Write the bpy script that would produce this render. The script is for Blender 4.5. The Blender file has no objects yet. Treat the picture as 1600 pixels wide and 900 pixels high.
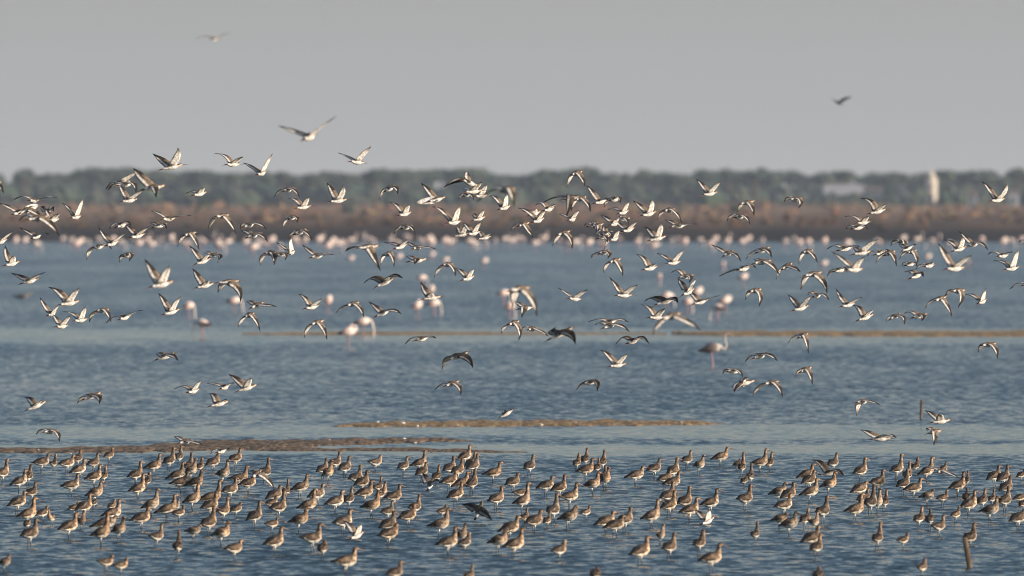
import bpy, math, random
from mathutils import Vector, noise
R = math.radians
random.seed(11)
C = bpy.data.collections.new("place"); bpy.context.scene.collection.children.link(C)
sc = bpy.context.scene

# ------------------------------------------------------------ camera
HC = 4.0            # camera height above the lagoon
FPX = 17778.0       # 400 mm lens on 36 mm, photo 1600 px wide
YH = 320.0          # photo row of the horizon
cam = bpy.data.objects.new("camera", bpy.data.cameras.new("camera")); C.objects.link(cam)
cam.location = (0, 0, HC); cam.rotation_euler = (R(90) - math.atan(130.0/FPX), 0, 0)
cam.data.lens = 400; cam.data.sensor_width = 36
cam.data.clip_start = 1; cam.data.clip_end = 30000
cam.data.dof.use_dof = True; cam.data.dof.focus_distance = 158; cam.data.dof.aperture_fstop = 3.5
cam.data.dof.aperture_blades = 0
sc.camera = cam

# ------------------------------------------------------------ sky and sun
SUN_EL = 13.0
SUN_DIR = Vector((0.93, -0.36, 0)).normalized() * math.cos(R(SUN_EL)) + Vector((0, 0, math.sin(R(SUN_EL))))
w = bpy.data.worlds.new("World"); sc.world = w; w.use_nodes = True
nt = w.node_tree; bg = nt.nodes["Background"]
sky = nt.nodes.new("ShaderNodeTexSky"); sky.sky_type = 'NISHITA'; sky.sun_disc = False
sky.sun_elevation = R(SUN_EL); sky.sun_rotation = math.atan2(SUN_DIR.x, SUN_DIR.y)
sky.air_density = 1.0; sky.dust_density = 2.5; sky.ozone_density = 2.0; sky.altitude = 0
hs = nt.nodes.new("ShaderNodeHueSaturation"); hs.inputs["Saturation"].default_value = 0.88; hs.inputs["Hue"].default_value = 0.502
nt.links.new(sky.outputs[0], hs.inputs["Color"]); # low veil of dust and moisture that whitens the sky near the horizon
tcw = nt.nodes.new("ShaderNodeTexCoord"); sepw = nt.nodes.new("ShaderNodeSeparateXYZ"); nt.links.new(tcw.outputs["Generated"], sepw.inputs[0])
mw = nt.nodes.new("ShaderNodeMath"); mw.operation = 'MULTIPLY'; mw.inputs[1].default_value = -1/.065; nt.links.new(sepw.outputs[2], mw.inputs[0])
ew = nt.nodes.new("ShaderNodeMath"); ew.operation = 'EXPONENT'; nt.links.new(mw.outputs[0], ew.inputs[0])
kw = nt.nodes.new("ShaderNodeMath"); kw.operation = 'MULTIPLY'; kw.use_clamp = True; kw.inputs[1].default_value = .92; nt.links.new(ew.outputs[0], kw.inputs[0])
mxw = nt.nodes.new("ShaderNodeMix"); mxw.data_type = 'RGBA'; nt.links.new(kw.outputs[0], mxw.inputs[0]); nt.links.new(hs.outputs[0], mxw.inputs[6])
mxw.inputs[7].default_value = (3.36, 3.27, 3.12, 1)
nt.links.new(mxw.outputs[2], bg.inputs[0])
bg.inputs[1].default_value = 0.15
sl = bpy.data.lights.new("sun", 'SUN'); sl.energy = 5.0; sl.angle = R(0.5); sl.color = (1.0, 0.85, 0.70)
so = bpy.data.objects.new("sun", sl); C.objects.link(so)
so.rotation_euler = SUN_DIR.to_track_quat('Z', 'Y').to_euler()
vs = sc.view_settings
vs.view_transform = 'Standard'; vs.look = 'None'; vs.gamma = 1; vs.use_curve_mapping = False; vs.exposure = 0.0
sc.cycles.volume_bounces = 1; sc.cycles.filter_width = 1.0

# ------------------------------------------------------------ helpers
def tag(o, label=None, cat=None, group=None, kind=None):
    if label: o["label"] = label
    if cat: o["category"] = cat
    if group: o["group"] = group
    if kind: o["kind"] = kind
    return o
def mat(name, col=(.5, .5, .5), rough=.8, spec=.3):
    m = bpy.data.materials.new(name); m.use_nodes = True
    b = m.node_tree.nodes["Principled BSDF"]
    b.inputs["Base Color"].default_value = (*col, 1); b.inputs["Roughness"].default_value = rough
    b.inputs["Specular IOR Level"].default_value = spec
    return m
def noisy(name, c1, c2, scale=(1, 1, 1), ns=1.0, detail=5, rough=.9, lo=.35, hi=.65, bump=0, coord="Object"):
    m = mat(name, c1, rough, .2); n = m.node_tree.nodes; l = m.node_tree.links
    b = n["Principled BSDF"]
    tc = n.new("ShaderNodeTexCoord"); mp = n.new("ShaderNodeMapping"); mp.inputs["Scale"].default_value = scale
    no = n.new("ShaderNodeTexNoise"); no.inputs["Scale"].default_value = ns; no.inputs["Detail"].default_value = detail
    cr = n.new("ShaderNodeValToRGB"); e = cr.color_ramp.elements
    e[0].position = lo; e[0].color = (*c1, 1); e[1].position = hi; e[1].color = (*c2, 1)
    l.new(tc.outputs[coord], mp.inputs[0]); l.new(mp.outputs[0], no.inputs[0]); l.new(no.outputs[0], cr.inputs[0])
    l.new(cr.outputs[0], b.inputs["Base Color"])
    if bump:
        bp = n.new("ShaderNodeBump"); bp.inputs["Strength"].default_value = 1; bp.inputs["Distance"].default_value = bump
        l.new(no.outputs[0], bp.inputs["Height"]); l.new(bp.outputs[0], b.inputs["Normal"])
    return m
def attr_mat(name, ns, lo, hi, rough=.75):
    """colour stored per vertex (plumage pattern), broken up by fine feather noise"""
    m = mat(name, (1, 1, 1), rough, .2); n = m.node_tree.nodes; l = m.node_tree.links
    a = n.new("ShaderNodeAttribute"); a.attribute_name = "col"
    tc = n.new("ShaderNodeTexCoord"); no = n.new("ShaderNodeTexNoise"); no.inputs["Scale"].default_value = ns
    no.inputs["Detail"].default_value = 3
    mr = n.new("ShaderNodeMapRange"); mr.inputs[1].default_value = .3; mr.inputs[2].default_value = .7
    mr.inputs[3].default_value = lo; mr.inputs[4].default_value = hi
    mx = n.new("ShaderNodeVectorMath"); mx.operation = 'SCALE'
    l.new(tc.outputs["Object"], no.inputs[0]); l.new(no.outputs[0], mr.inputs[0]); l.new(a.outputs["Color"], mx.inputs[0])
    l.new(mr.outputs[0], mx.inputs["Scale"]); l.new(mx.outputs[0], n["Principled BSDF"].inputs["Base Color"])
    return m
class MB:
    """mesh builder with one colour per vertex"""
    def __init__(s): s.v = []; s.f = []; s.c = []
    def add(s, vs, fs, cs):
        o = len(s.v); s.v += [tuple(p) for p in vs]; s.f += [tuple(i + o for i in f) for f in fs]
        s.c += (cs if isinstance(cs, list) else [cs]*len(vs))
    def rings(s, rings, cols, cap=True):
        n = len(rings[0]); vs = [p for r in rings for p in r]; fs = []
        for i in range(len(rings)-1):
            for j in range(n):
                k = (j+1) % n; fs.append((i*n+j, i*n+k, (i+1)*n+k, (i+1)*n+j))
        if cap: fs.append(tuple(range(n))[::-1]); fs.append(tuple((len(rings)-1)*n + j for j in range(n)))
        s.add(vs, fs, cols)
    def tube(s, pts, rad, col, n=6):
        pts = [Vector(p) for p in pts]; rings = []
        for i, p in enumerate(pts):
            t = (pts[min(i+1, len(pts)-1)] - pts[max(i-1, 0)]).normalized()
            a = t.orthogonal().normalized(); b = t.cross(a)
            r = rad[i] if isinstance(rad, (list, tuple)) else rad
            rings.append([p + (a*math.cos(6.2832*j/n) + b*math.sin(6.2832*j/n))*r for j in range(n)])
        s.rings(rings, [col]*(len(pts)*n) if not isinstance(col, list) else [c for c in col for _ in range(n)])
    def box(s, x0, x1, y0, y1, z0, z1, col=(1, 1, 1)):
        v = [(x, y, z) for z in (z0, z1) for y in (y0, y1) for x in (x0, x1)]
        s.add(v, [(0, 2, 3, 1), (4, 5, 7, 6), (0, 1, 5, 4), (2, 6, 7, 3), (0, 4, 6, 2), (1, 3, 7, 5)], col)
    def build(s, name, m, parent=None, smooth=True, loc=None):
        me = bpy.data.meshes.new(name); me.from_pydata(s.v, [], s.f); me.update()
        at = me.color_attributes.new("col", 'FLOAT_COLOR', 'POINT')
        at.data.foreach_set("color", [x for c in s.c for x in (c[0], c[1], c[2], 1.0)])
        if smooth: me.polygons.foreach_set("use_smooth", [True]*len(me.polygons))
        me.materials.append(m)
        o = bpy.data.objects.new(name, me); C.objects.link(o)
        if parent: o.parent = parent
        if loc: o.location = loc
        return o
def empty(name, loc):
    o = bpy.data.objects.new(name, None); C.objects.link(o); o.location = loc; return o
def spt(px, py, s):            # photo point at scale s (px per metre) -> world
    D = FPX/s
    return Vector(((px-800)/s, D, HC + (YH-py)/s))
def ground_D(py, z=0.0): return FPX*(HC-z)/(py-YH)

# ------------------------------------------------------------ water
def water_mat():
    m = mat("lagoon_water", (.012, .036, .044), .09, .5); n = m.node_tree.nodes; l = m.node_tree.links
    b = n["Principled BSDF"]; b.inputs["IOR"].default_value = 1.333
    geo = n.new("ShaderNodeNewGeometry")
    acc = []
    for i, (sx, sy, amp, off, det) in enumerate(((7.5, 3.0, .62, 0, 2), (3.4, 1.1, .55, 13.7, 3), (1.0, .30, .24, 27.1, 3), (.16, .02, .18, 41.3, 2))):
        mp = n.new("ShaderNodeMapping"); mp.inputs["Scale"].default_value = (sx, sy, 1); mp.inputs["Location"].default_value = (off, off*2, off)
        no = n.new("ShaderNodeTexNoise"); no.inputs["Scale"].default_value = 1; no.inputs["Detail"].default_value = det
        no.inputs["Roughness"].default_value = .6
        l.new(geo.outputs["Position"], mp.inputs[0]); l.new(mp.outputs[0], no.inputs[0])
        sub = n.new("ShaderNodeVectorMath"); sub.operation = 'SUBTRACT'; sub.inputs[1].default_value = (.5, .5, .5)
        sca = n.new("ShaderNodeVectorMath"); sca.operation = 'SCALE'; sca.inputs["Scale"].default_value = amp
        l.new(no.outputs["Color"], sub.inputs[0]); l.new(sub.outputs[0], sca.inputs[0]); acc.append(sca)
    a1 = n.new("ShaderNodeVectorMath"); a1.operation = 'ADD'; l.new(acc[0].outputs[0], a1.inputs[0]); l.new(acc[1].outputs[0], a1.inputs[1])
    a2 = n.new("ShaderNodeVectorMath"); a2.operation = 'ADD'; l.new(a1.outputs[0], a2.inputs[0]); l.new(acc[2].outputs[0], a2.inputs[1])
    a3 = n.new("ShaderNodeVectorMath"); a3.operation = 'ADD'; l.new(a2.outputs[0], a3.inputs[0]); l.new(acc[3].outputs[0], a3.inputs[1])
    a4 = n.new("ShaderNodeVectorMath"); a4.operation = 'ADD'; l.new(a3.outputs[0], a4.inputs[0]); a4.inputs[1].default_value = (0, -.115, 0); a2 = a4
    # sheltered, calmer water round the sandbars (distance bands in metres from the camera shore)
    sep = n.new("ShaderNodeSeparateXYZ"); l.new(geo.outputs["Position"], sep.inputs[0])
    wob = n.new("ShaderNodeTexNoise"); wob.inputs["Scale"].default_value = 1.0; wob.inputs["Detail"].default_value = 3
    mpw = n.new("ShaderNodeMapping"); mpw.inputs["Scale"].default_value = (.35, .12, 1)
    l.new(geo.outputs["Position"], mpw.inputs[0]); l.new(mpw.outputs[0], wob.inputs[0])
    calm = None
    for (yc, hw, k) in CALM:
        s1 = n.new("ShaderNodeMath"); s1.operation = 'SUBTRACT'; l.new(sep.outputs[1], s1.inputs[0]); s1.inputs[1].default_value = yc
        w1 = n.new("ShaderNodeMath"); w1.operation = 'MULTIPLY_ADD'; l.new(wob.outputs[0], w1.inputs[0]); w1.inputs[1].default_value = hw*1.6; 
        l.new(s1.outputs[0], w1.inputs[2])
        s2 = n.new("ShaderNodeMath"); s2.operation = 'SUBTRACT'; l.new(w1.outputs[0], s2.inputs[0]); s2.inputs[1].default_value = hw*.8
        ab = n.new("ShaderNodeMath"); ab.operation = 'ABSOLUTE'; l.new(s2.outputs[0], ab.inputs[0])
        mr = n.new("ShaderNodeMapRange"); mr.inputs[1].default_value = hw*.45; mr.inputs[2].default_value = hw; mr.inputs[3].default_value = k; mr.inputs[4].default_value = 1
        mr.interpolation_type = 'SMOOTHSTEP'
        l.new(ab.outputs[0], mr.inputs[0])
        if calm is None: calm = mr
        else:
            mm = n.new("ShaderNodeMath"); mm.operation = 'MULTIPLY'; l.new(calm.outputs[0], mm.inputs[0]); l.new(mr.outputs[0], mm.inputs[1]); calm = mm
    sl_ = n.new("ShaderNodeVectorMath"); sl_.operation = 'SCALE'; l.new(a2.outputs[0], sl_.inputs[0]); l.new(calm.outputs[0], sl_.inputs["Scale"])
    an = n.new("ShaderNodeVectorMath"); an.operation = 'MULTIPLY'; l.new(sl_.outputs[0], an.inputs[0]); an.inputs[1].default_value = (.55, 1.0, 0)
    up = n.new("ShaderNodeVectorMath"); up.operation = 'ADD'; l.new(an.outputs[0], up.inputs[0]); up.inputs[1].default_value = (0, 0, 1)
    nm = n.new("ShaderNodeVectorMath"); nm.operation = 'NORMALIZE'; l.new(up.outputs[0], nm.inputs[0])
    l.new(nm.outputs[0], b.inputs["Normal"])
    return m
CALM = [(ground_D(702), 5.5, .25), (ground_D(675), 8.0, .35), (ground_D(524), 26, .38)]
mb = MB(); mb.add([(-3000, -60, 0), (3000, -60, 0), (3000, 9000, 0), (-3000, 9000, 0)], [(0, 1, 2, 3)], (1, 1, 1))
tag(mb.build("water", water_mat()), kind="structure")

# ------------------------------------------------------------ far land
def hgt(x, y):
    shore = 1226 + 9*noise.noise(Vector((x*.02, 3.1, 0))) + 5*noise.noise(Vector((x*.11, 7.7, 0)))
    d = y - shore
    if d < 0: return -.5 + max(-1.5, d*.1)
    h = 1.75*min(1, d/13)**.8 - .1 + (max(0, d-13)/1260)*2.1 if d < 1273 else 1.65+2.1+(d-1273)*.0006
    h += min(1, d/25)*.28*noise.noise(Vector((x*.035, y*.012, 1.3))) + min(1, d/25)*.9*noise.noise(Vector((x*.2, y*.05, 4.3)))
    return h
xs = [-3000, -1500, -700, -400, -250] + [-180 + 2.4*i for i in range(151)] + [250, 400, 700, 1500, 3000]
ys = [1195 + 2.2*i for i in range(36)] + [1276 + 11*i for i in range(50)] + [1830 + 45*i for i in range(30)] + [3300, 4000, 5500, 9000]
mb = MB(); mb.add([(x, y, hgt(x, y)) for y in ys for x in xs],
    [(j*len(xs)+i, j*len(xs)+i+1, (j+1)*len(xs)+i+1, (j+1)*len(xs)+i) for j in range(len(ys)-1) for i in range(len(xs)-1)], (1, 1, 1))
def land_mat():
    m = noisy("salt_marsh", (.18, .10, .055), (.34, .20, .11), (.045, .012, .3), 1.0, 6, lo=.34, hi=.66)
    n = m.node_tree.nodes; l = m.node_tree.links; b = n["Principled BSDF"]
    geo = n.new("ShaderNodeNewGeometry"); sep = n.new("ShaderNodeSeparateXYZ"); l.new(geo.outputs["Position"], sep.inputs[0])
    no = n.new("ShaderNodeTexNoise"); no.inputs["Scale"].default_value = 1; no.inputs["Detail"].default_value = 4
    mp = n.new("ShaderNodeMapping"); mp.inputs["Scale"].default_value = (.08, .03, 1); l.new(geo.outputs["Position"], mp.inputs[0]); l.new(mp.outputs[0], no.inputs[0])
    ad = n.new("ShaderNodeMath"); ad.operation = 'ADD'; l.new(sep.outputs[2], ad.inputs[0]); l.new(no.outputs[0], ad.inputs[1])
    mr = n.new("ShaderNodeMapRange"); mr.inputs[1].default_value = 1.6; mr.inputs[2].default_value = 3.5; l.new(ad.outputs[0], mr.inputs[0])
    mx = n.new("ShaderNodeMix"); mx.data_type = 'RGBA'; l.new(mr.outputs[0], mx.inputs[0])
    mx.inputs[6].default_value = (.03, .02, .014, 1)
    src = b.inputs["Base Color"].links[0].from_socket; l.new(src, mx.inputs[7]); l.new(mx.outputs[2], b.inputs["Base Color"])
    return m
tag(mb.build("marsh_ground", land_mat()), kind="structure")

# low marsh scrub on the far shore: nobody could count it
def blob(mb, c, r, col, seed, sq=.7, lev=1, jit=.35):
    """uneven leafy clump: displaced ball plus loose leaf faces round it"""
    nlat, nlon = 4, 7; rings = []
    for i in range(1, nlat):
        th = math.pi*i/nlat; ring = []
        for j in range(nlon):
            ph = 2*math.pi*j/nlon + i*.4
            d = Vector((math.sin(th)*math.cos(ph), math.sin(th)*math.sin(ph), math.cos(th)))
            k = 1 + jit*noise.noise(d*1.7 + Vector((seed, seed*.7, 0)))*2
            ring.append(Vector(c) + Vector((d.x*r*k, d.y*r*k, d.z*r*k*sq)))
        rings.append(ring)
    top = Vector(c) + Vector((0, 0, r*sq)); bot = Vector(c) - Vector((0, 0, r*sq))
    mb.rings([[top]*nlon] + rings + [[bot]*nlon], [tuple(v*random.uniform(.75, 1.25) for v in col) for _ in range(nlon*(nlat+1))], cap=False)
def leaves(mb, c, r, sq, n, size, col):
    for _ in range(n):
        d = Vector((random.gauss(0, 1), random.gauss(0, 1), random.gauss(0, 1))).normalized()
        k = random.uniform(.75, 1.25)
        p = Vector(c) + Vector((d.x*r*k, d.y*r*k, d.z*r*k*sq))
        a = Vector((random.gauss(0, 1), random.gauss(0, 1), random.gauss(0, 1))).normalized(); b = a.orthogonal().normalized()
        s = size*random.uniform(.5, 1.3); q = random.uniform(.6, 1.4)
        mb.add([p-a*s, p+b*s*.7, p+a*s, p-b*s*.7], [(0, 1, 2, 3)], tuple(v*q for v in col))
foliage = attr_mat("foliage", .6, .7, 1.25, .9)
mb = MB()
for i in range(1500):
    y = 1238 + 1150*random.random()**1.6; x = random.uniform(-1, 1)*(.05*y + 25)
    r = random.uniform(.25, .7)*(1 + (y-1238)/1400)
    col = random.choice([(.20, .115, .065), (.23, .125, .072), (.17, .105, .06), (.14, .10, .055), (.24, .155, .09)])
    kk = .5 + .6*min(1, max(0, (y-1240)/260)); col = tuple(v*kk for v in col)
    blob(mb, (x, y, hgt(x, y)+r*.25), r, col, i*1.3, random.uniform(.4, .7))
tag(mb.build("marsh_scrub", foliage, smooth=False), "low reddish brown salt scrub covering the far shore beyond the flamingos", "scrub", kind="stuff")

def pine_crown(mb, x, y, z0, h, w, seed, g):
    """umbrella pine crown: several clumps under a flattish uneven dome"""
    rnd = random.Random(seed)
    for k in range(rnd.randint(5, 8)):
        a = rnd.uniform(0, 6.28); q = rnd.uniform(.1, .62)
        cx = x + math.cos(a)*w*q; cy = y + math.sin(a)*w*q
        r = w*rnd.uniform(.32, .5); cz = z0 + h - r*.6 - q*w*.25 + rnd.uniform(-.4, .3)
        m = rnd.uniform(.75, 1.3); col = (g[0]*m, g[1]*m, g[2]*m)
        blob(mb, (cx, cy, cz), r*.85, col, seed+k*3.1, .62)
        leaves(mb, (cx, cy, cz), r, .65, 26, r*.2, col)
GREENS = [(.058, .076, .054), (.066, .084, .056), (.054, .068, .054), (.07, .086, .058)]
mb = MB(); tr = MB()
for i in range(430):
    y = random.uniform(2480, 2950); x = random.uniform(-.062, .062)*y
    h = random.uniform(6.9, 8.4) + 1.1*noise.noise(Vector((x*.03, 0, 5))) ; wd = random.uniform(2.4, 4.6)
    z0 = hgt(x, y)
    if 53 < x*2500/y < 79 and y < 2560: y += 120
    pine_crown(mb, x, y, z0, h, wd, i*7+1, random.choice(GREENS))
    tr.tube([(x, y, z0-.3), (x+random.uniform(-.4, .4), y, z0+h*.75)], [.28, .14], (.09, .06, .045), 5)
for i in range(900):   # understorey
    y = random.uniform(2440, 2800); x = random.uniform(-.06, .06)*y; r = random.uniform(1.6, 3.4)
    if 50 < x*2450/y < 82 and y < 2520: continue
    blob(mb, (x, y, hgt(x, y)+r*.6), r, random.choice(GREENS), i*2.1, random.uniform(.7, 1.0))
for i in range(420):
    y = random.uniform(2820, 3000); x = random.uniform(-.062, .062)*y; r = random.uniform(2.2, 3.6)
    blob(mb, (x, y, hgt(x, y)+random.uniform(1.0, 4.2)), r, random.choice(GREENS), i*3.3, random.uniform(.8, 1.1))
for i in range(60):
    y = 2425; x = random.uniform(64, 82); r = random.uniform(.8, 1.4); blob(mb, (x, y, hgt(x, y)+r*.5), r, random.choice(GREENS), i*1.7, random.uniform(.9, 1.3))
mb.add(tr.v, tr.f, tr.c)
tag(mb.build("pine_wood", foliage, smooth=False), "hazy blue green pine wood stretching along the horizon", "wood", kind="stuff")

bark = noisy("pine_bark", (.07, .045, .03), (.14, .09, .06), (3, 3, .6))
def big_pine(px, top, wpx, label, k):
    y = 2455; s = FPX/y; x = (px-800)/s; z0 = hgt(x, y); h = HC + (YH-top)/s - z0
    t = empty("umbrella_pine", (x, y, z0)); tag(t, label, "pine tree", "taller pines breaking the skyline of the wood")
    m = MB(); pine_crown(m, 0, 0, 0, h, wpx/s/1.7, 500+k*13, GREENS[k % 4]); pine_crown(m, .5, .5, 0, h*.9, wpx/s/2, 900+k*13, GREENS[(k+1) % 4])
    m.build("crown", foliage, t, smooth=False)
    m = MB(); m.tube([(0, 0, -.4), (.1, 0, h*.4), (-.1, .1, h*.8)], [.34, .26, .16], (.1, .07, .05), 7)
    for a in (0, 2.1, 4.2): m.tube([(0, 0, h*.5), (math.cos(a)*wpx/s*.25, math.sin(a)*wpx/s*.25, h*.8)], [.14, .06], (.1, .07, .05), 5)
    m.build("trunk", bark, t)
for k, (px, top, wpx, lb) in enumerate((
    (38, 264, 40, "dark pine crown rising above the wood at the far left, below the empty sky"),
    (440, 265, 34, "rounded pine on the skyline below the lone pale wader with one raised wing"),
    (585, 264, 44, "broad dark pine on the skyline just right of the highest twin winged waders"),
    (728, 265, 40, "domed pine top directly above the thick knot of flying waders"),
    (1138, 267, 34, "pine crown on the skyline just right of the lone V winged wader"),
    (1180, 269, 30, "smaller pine beside the pine right of the lone V winged wader"),
    (1318, 266, 30, "pointed dark pine rising above the long white building"),
    (1590, 263, 40, "tall dark pine on the skyline at the far right edge"))):
    big_pine(px, top, wpx, lb, k)

# shrubs on the marsh
for k, (px, py, wpx, lb) in enumerate(((317, 322, 22, "dark round bush on the marsh, left of the arch winged wader"),
    (545, 337, 26, "dark bush on the brown marsh under the rising V winged wader"),
    (735, 322, 28, "dark green bush on the marsh behind the thick knot of waders"),
    (1150, 330, 20, "small dark bush on the marsh below the right hand waders"))):
    y = 1750; s = FPX/y; x = (px-800)/s; z = hgt(x, y)
    t = empty("marsh_bush", (x, y, z)); tag(t, lb, "bush", "dark bushes dotted on the marsh")
    m = MB(); r = wpx/s/2
    for q in range(5):
        c = (random.uniform(-.5, .5)*r, random.uniform(-.5, .5)*r, r*random.uniform(.4, .8)); blob(m, c, r*.6, (.05, .065, .035), k*9+q); leaves(m, c, r*.7, .9, 30, r*.16, (.05, .065, .035))
    m.build("foliage", foliage, t, smooth=False)
    m = MB(); m.tube([(0, 0, -.2), (.1, 0, r*.7)], [.09, .04], (.08, .06, .04), 5); m.tube([(0, 0, -.1), (-.3*r, .1, r*.6)], [.06, .03], (.08, .06, .04), 5); m.build("stem", bark, t)

# buildings
white = noisy("whitewash", (.34, .35, .40), (.42, .43, .47), (.5, .5, .8), 1, 4)
cream = noisy("cream_render", (.60, .53, .44), (.72, .65, .55), (.6, .6, .4), 1, 4)
tile = noisy("clay_tile", (.15, .11, .09), (.21, .16, .13), (2, 2, 2)); glassm = mat("dark_glass", (.03, .035, .04), .2, .5)
def at_far(px, py_base, D):
    s = FPX/D; return (px-800)/s, D, s
def house(px0, px1, ytop, ybot, D, depth, name, label, roof, ndoors, cat="building"):
    s = FPX/D; x0 = (px0-800)/s; x1 = (px1-800)/s; zt = HC+(YH-ytop)/s; cx = (x0+x1)/2; z0 = hgt(cx, D)-.3
    t = empty(name, (cx, D, z0)); tag(t, label, cat); wd = (x1-x0)/2; h = zt - z0
    m = MB(); m.box(-wd, wd, 0, depth, 0, h, (1, 1, 1)); m.build("wall", white, t, smooth=False)
    if roof == "flat":
        m = MB(); m.box(-wd-.15, wd+.15, -.15, depth+.15, h+.003, h+.3); m.build("parapet", white, t, smooth=False)
    else:
        m = MB(); e = .35; r = roof
        m.add([(-wd-e, -e, h), (wd+e, -e, h), (wd+e, depth+e, h), (-wd-e, depth+e, h), (-wd-e, depth/2, h+r), (wd+e, depth/2, h+r)],
              [(0, 1, 5, 4), (2, 3, 4, 5), (0, 4, 3), (1, 2, 5), (0, 3, 2, 1)], (1, 1, 1)); m.build("roof", tile, t, smooth=False)
    n = max(1, int(wd*2/3.2))
    for i in range(n):
        cxx = -wd + (i+.5)*2*wd/n
        f = MB(); f.box(cxx-.5, cxx+.5, -.05, -.005, h*.45, h*.45+1.1); fo = f.build("window_frame", white, t, smooth=False)
        g = MB(); g.box(cxx-.42, cxx+.42, -.07, -.052, h*.45+.08, h*.45+1.02); g.build("pane", glassm, fo, smooth=False)
    g = MB(); g.box(-wd+.25, -wd+1.15, -.06, -.005, .3, 2.4); g.build("door", mat("door_paint", (.12, .16, .14)), t, smooth=False)
house(1287, 1350, 290, 316, 2440, 9, "white_building", "long low white building half hidden in the wood, left of the cream tower", "flat", 1)
house(1352, 1378, 299, 318, 2430, 7, "small_house", "small pale house at the right end of the long white building", 1.0, 1)
house(1514, 1527, 305, 318, 2420, 6, "small_house", "small pale house between the cream tower and the lone wader at far right", .8, 1)
house(1576, 1592, 303, 318, 2420, 6, "small_house", "whitish house under the tall pine at the right edge", .9, 1)
# cream tower
x, D, s = at_far(1455, 318, 2425); z0 = hgt(x, D)-.3
t = empty("cream_tower", (x, D, z0)); tag(t, "tall cream tower with a pointed top standing in front of the pine wood", "tower")
h = HC + (YH-281)/s - z0
m = MB(); n = 12
def ring(r, z): return [Vector((r*math.cos(6.2832*j/n), r*math.sin(6.2832*j/n), z)) for j in range(n)]
m.rings([ring(1.15, 0), ring(1.25, h*.3), ring(1.3, h*.75), ring(1.22, h)], [(1, 1, 1)]*(4*n)); m.build("shaft", cream, t)
m = MB(); m.rings([ring(1.42, h+.003), ring(1.42, h+.25), ring(1.1, h+.28)], [(1, 1, 1)]*(3*n)); m.build("cornice", cream, t, smooth=False)
m = MB(); m.rings([ring(1.1, h+.29), ring(.6, h+1.2), ring(.08, h+2.3)], [(1, 1, 1)]*(3*n)); m.build("spire", cream, t)
for zz in (h*.35, h*.65):
    g = MB(); g.box(-.25, .25, -1.36, -1.2, zz, zz+.9); g.build("window", glassm, t, smooth=False)
g = MB(); g.box(-.4, .4, -1.3, -1.1, .3, 2.2); g.build("door", glassm, t, smooth=False)
# ------------------------------------------------------------ sandbars
def bar_mat(c1, c2, nm):
    return noisy(nm, c1, c2, (11, 1.5, 8), 1.0, 6, rough=.85, lo=.42, hi=.58, bump=.03)
sand = bar_mat((.20, .12, .055), (.46, .31, .16), "wet_sand"); sand2 = bar_mat((.09, .062, .038), (.28, .19, .12), "dark_wet_sand")
def bar(segs, name, label, m, seed, top=.05, step=.35):
    """segs: (photo x, photo y of far edge, photo y of near edge) along the bar; built as a low mound"""
    pts = []; n = 0
    xsn = []
    for i in range(len(segs)-1):
        (xa, fa, na), (xb, fb, nb) = segs[i], segs[i+1]; k = max(2, int((xb-xa)/9))
        for j in range(k + (i == len(segs)-2)): 
            t = j/k; xsn.append((xa+(xb-xa)*t, fa+(fb-fa)*t, na+(nb-na)*t))
    mb = MB(); rows = 9; vs = []; cs = []
    for (px, fy, ny) in xsn:
        Dn, Df = ground_D(ny), ground_D(fy); Dn += noise.noise(Vector((px*.05, seed, 0)))*(Df-Dn)*.22; Df += noise.noise(Vector((px*.03, seed+9, 0)))*(Df-Dn)*.35
        for r in range(rows):
            q = r/(rows-1); D = Dn+(Df-Dn)*q; x = (px-800)/FPX*(Dn+Df)/2
            wdt = min(1, (Df-Dn)/3.0)
            z = top*wdt*math.sin(math.pi*q)**.6*(1+.5*noise.noise(Vector((x*3.2, D*1.6, seed)))) - .012 if 0 < r < rows-1 else -.06
            vs.append((x, D, z)); cs.append((1, 1, 1))
    fs = [(i*rows+j, (i+1)*rows+j, (i+1)*rows+j+1, i*rows+j+1) for i in range(len(xsn)-1) for j in range(rows-1)]
    mb.add(vs, fs, cs); o = mb.build(name, m); tag(o, label, "sandbar", None, "structure"); return o
bar([(-80, 700, 709), (60, 700, 709), (160, 698, 709), (260, 692, 708), (330, 687, 706), (420, 687, 704), (520, 685.5, 698), (600, 684.5, 695), (660, 684.5, 692), (720, 686.5, 690), (745, 688, 689)], "sandbar", "long low brown sandbar behind the standing flock at left", sand2, 2)
bar([(380, 700, 704), (440, 699.5, 706), (520, 700, 705.5), (620, 699, 706), (700, 701, 707), (760, 703, 708), (835, 706, 708)], "sandbar", "thin dark sandbar strip just behind the standing flock", sand2, 5, .035)
bar([(520, 666, 667.5), (560, 661, 668), (620, 659, 668.5), (700, 657.5, 668.5), (820, 656.5, 667.5), (950, 656.5, 666.5), (1040, 657.5, 665.5), (1100, 659.5, 664.5), (1130, 661.5, 663)], "sandbar", "golden brown sandbar in the middle of the lagoon", sand, 8)
bar([(0, 672.6, 673.6), (60, 672, 674), (130, 672.4, 673.5), (190, 673, 673.6)], "sandbar", "hairline mud strip low in the water at left", sand2, 12, .02)
bar([(380, 521, 523.5), (480, 519, 524.5), (620, 518.5, 524.5), (800, 519.5, 523.5), (930, 520.4, 522.8), (1040, 520.2, 523)], "sandbar", "faint far sandbar strip beside the pink flamingos", sand, 15, .05)
bar([(1050, 521, 523), (1110, 518.5, 526), (1300, 518, 526.5), (1500, 518, 527), (1700, 517.5, 527.5)], "sandbar", "long orange brown far sandbar reaching the right edge", sand, 19, .09)
SH = []
shell = mat("white_shell", (.75, .72, .66), .6)
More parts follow.
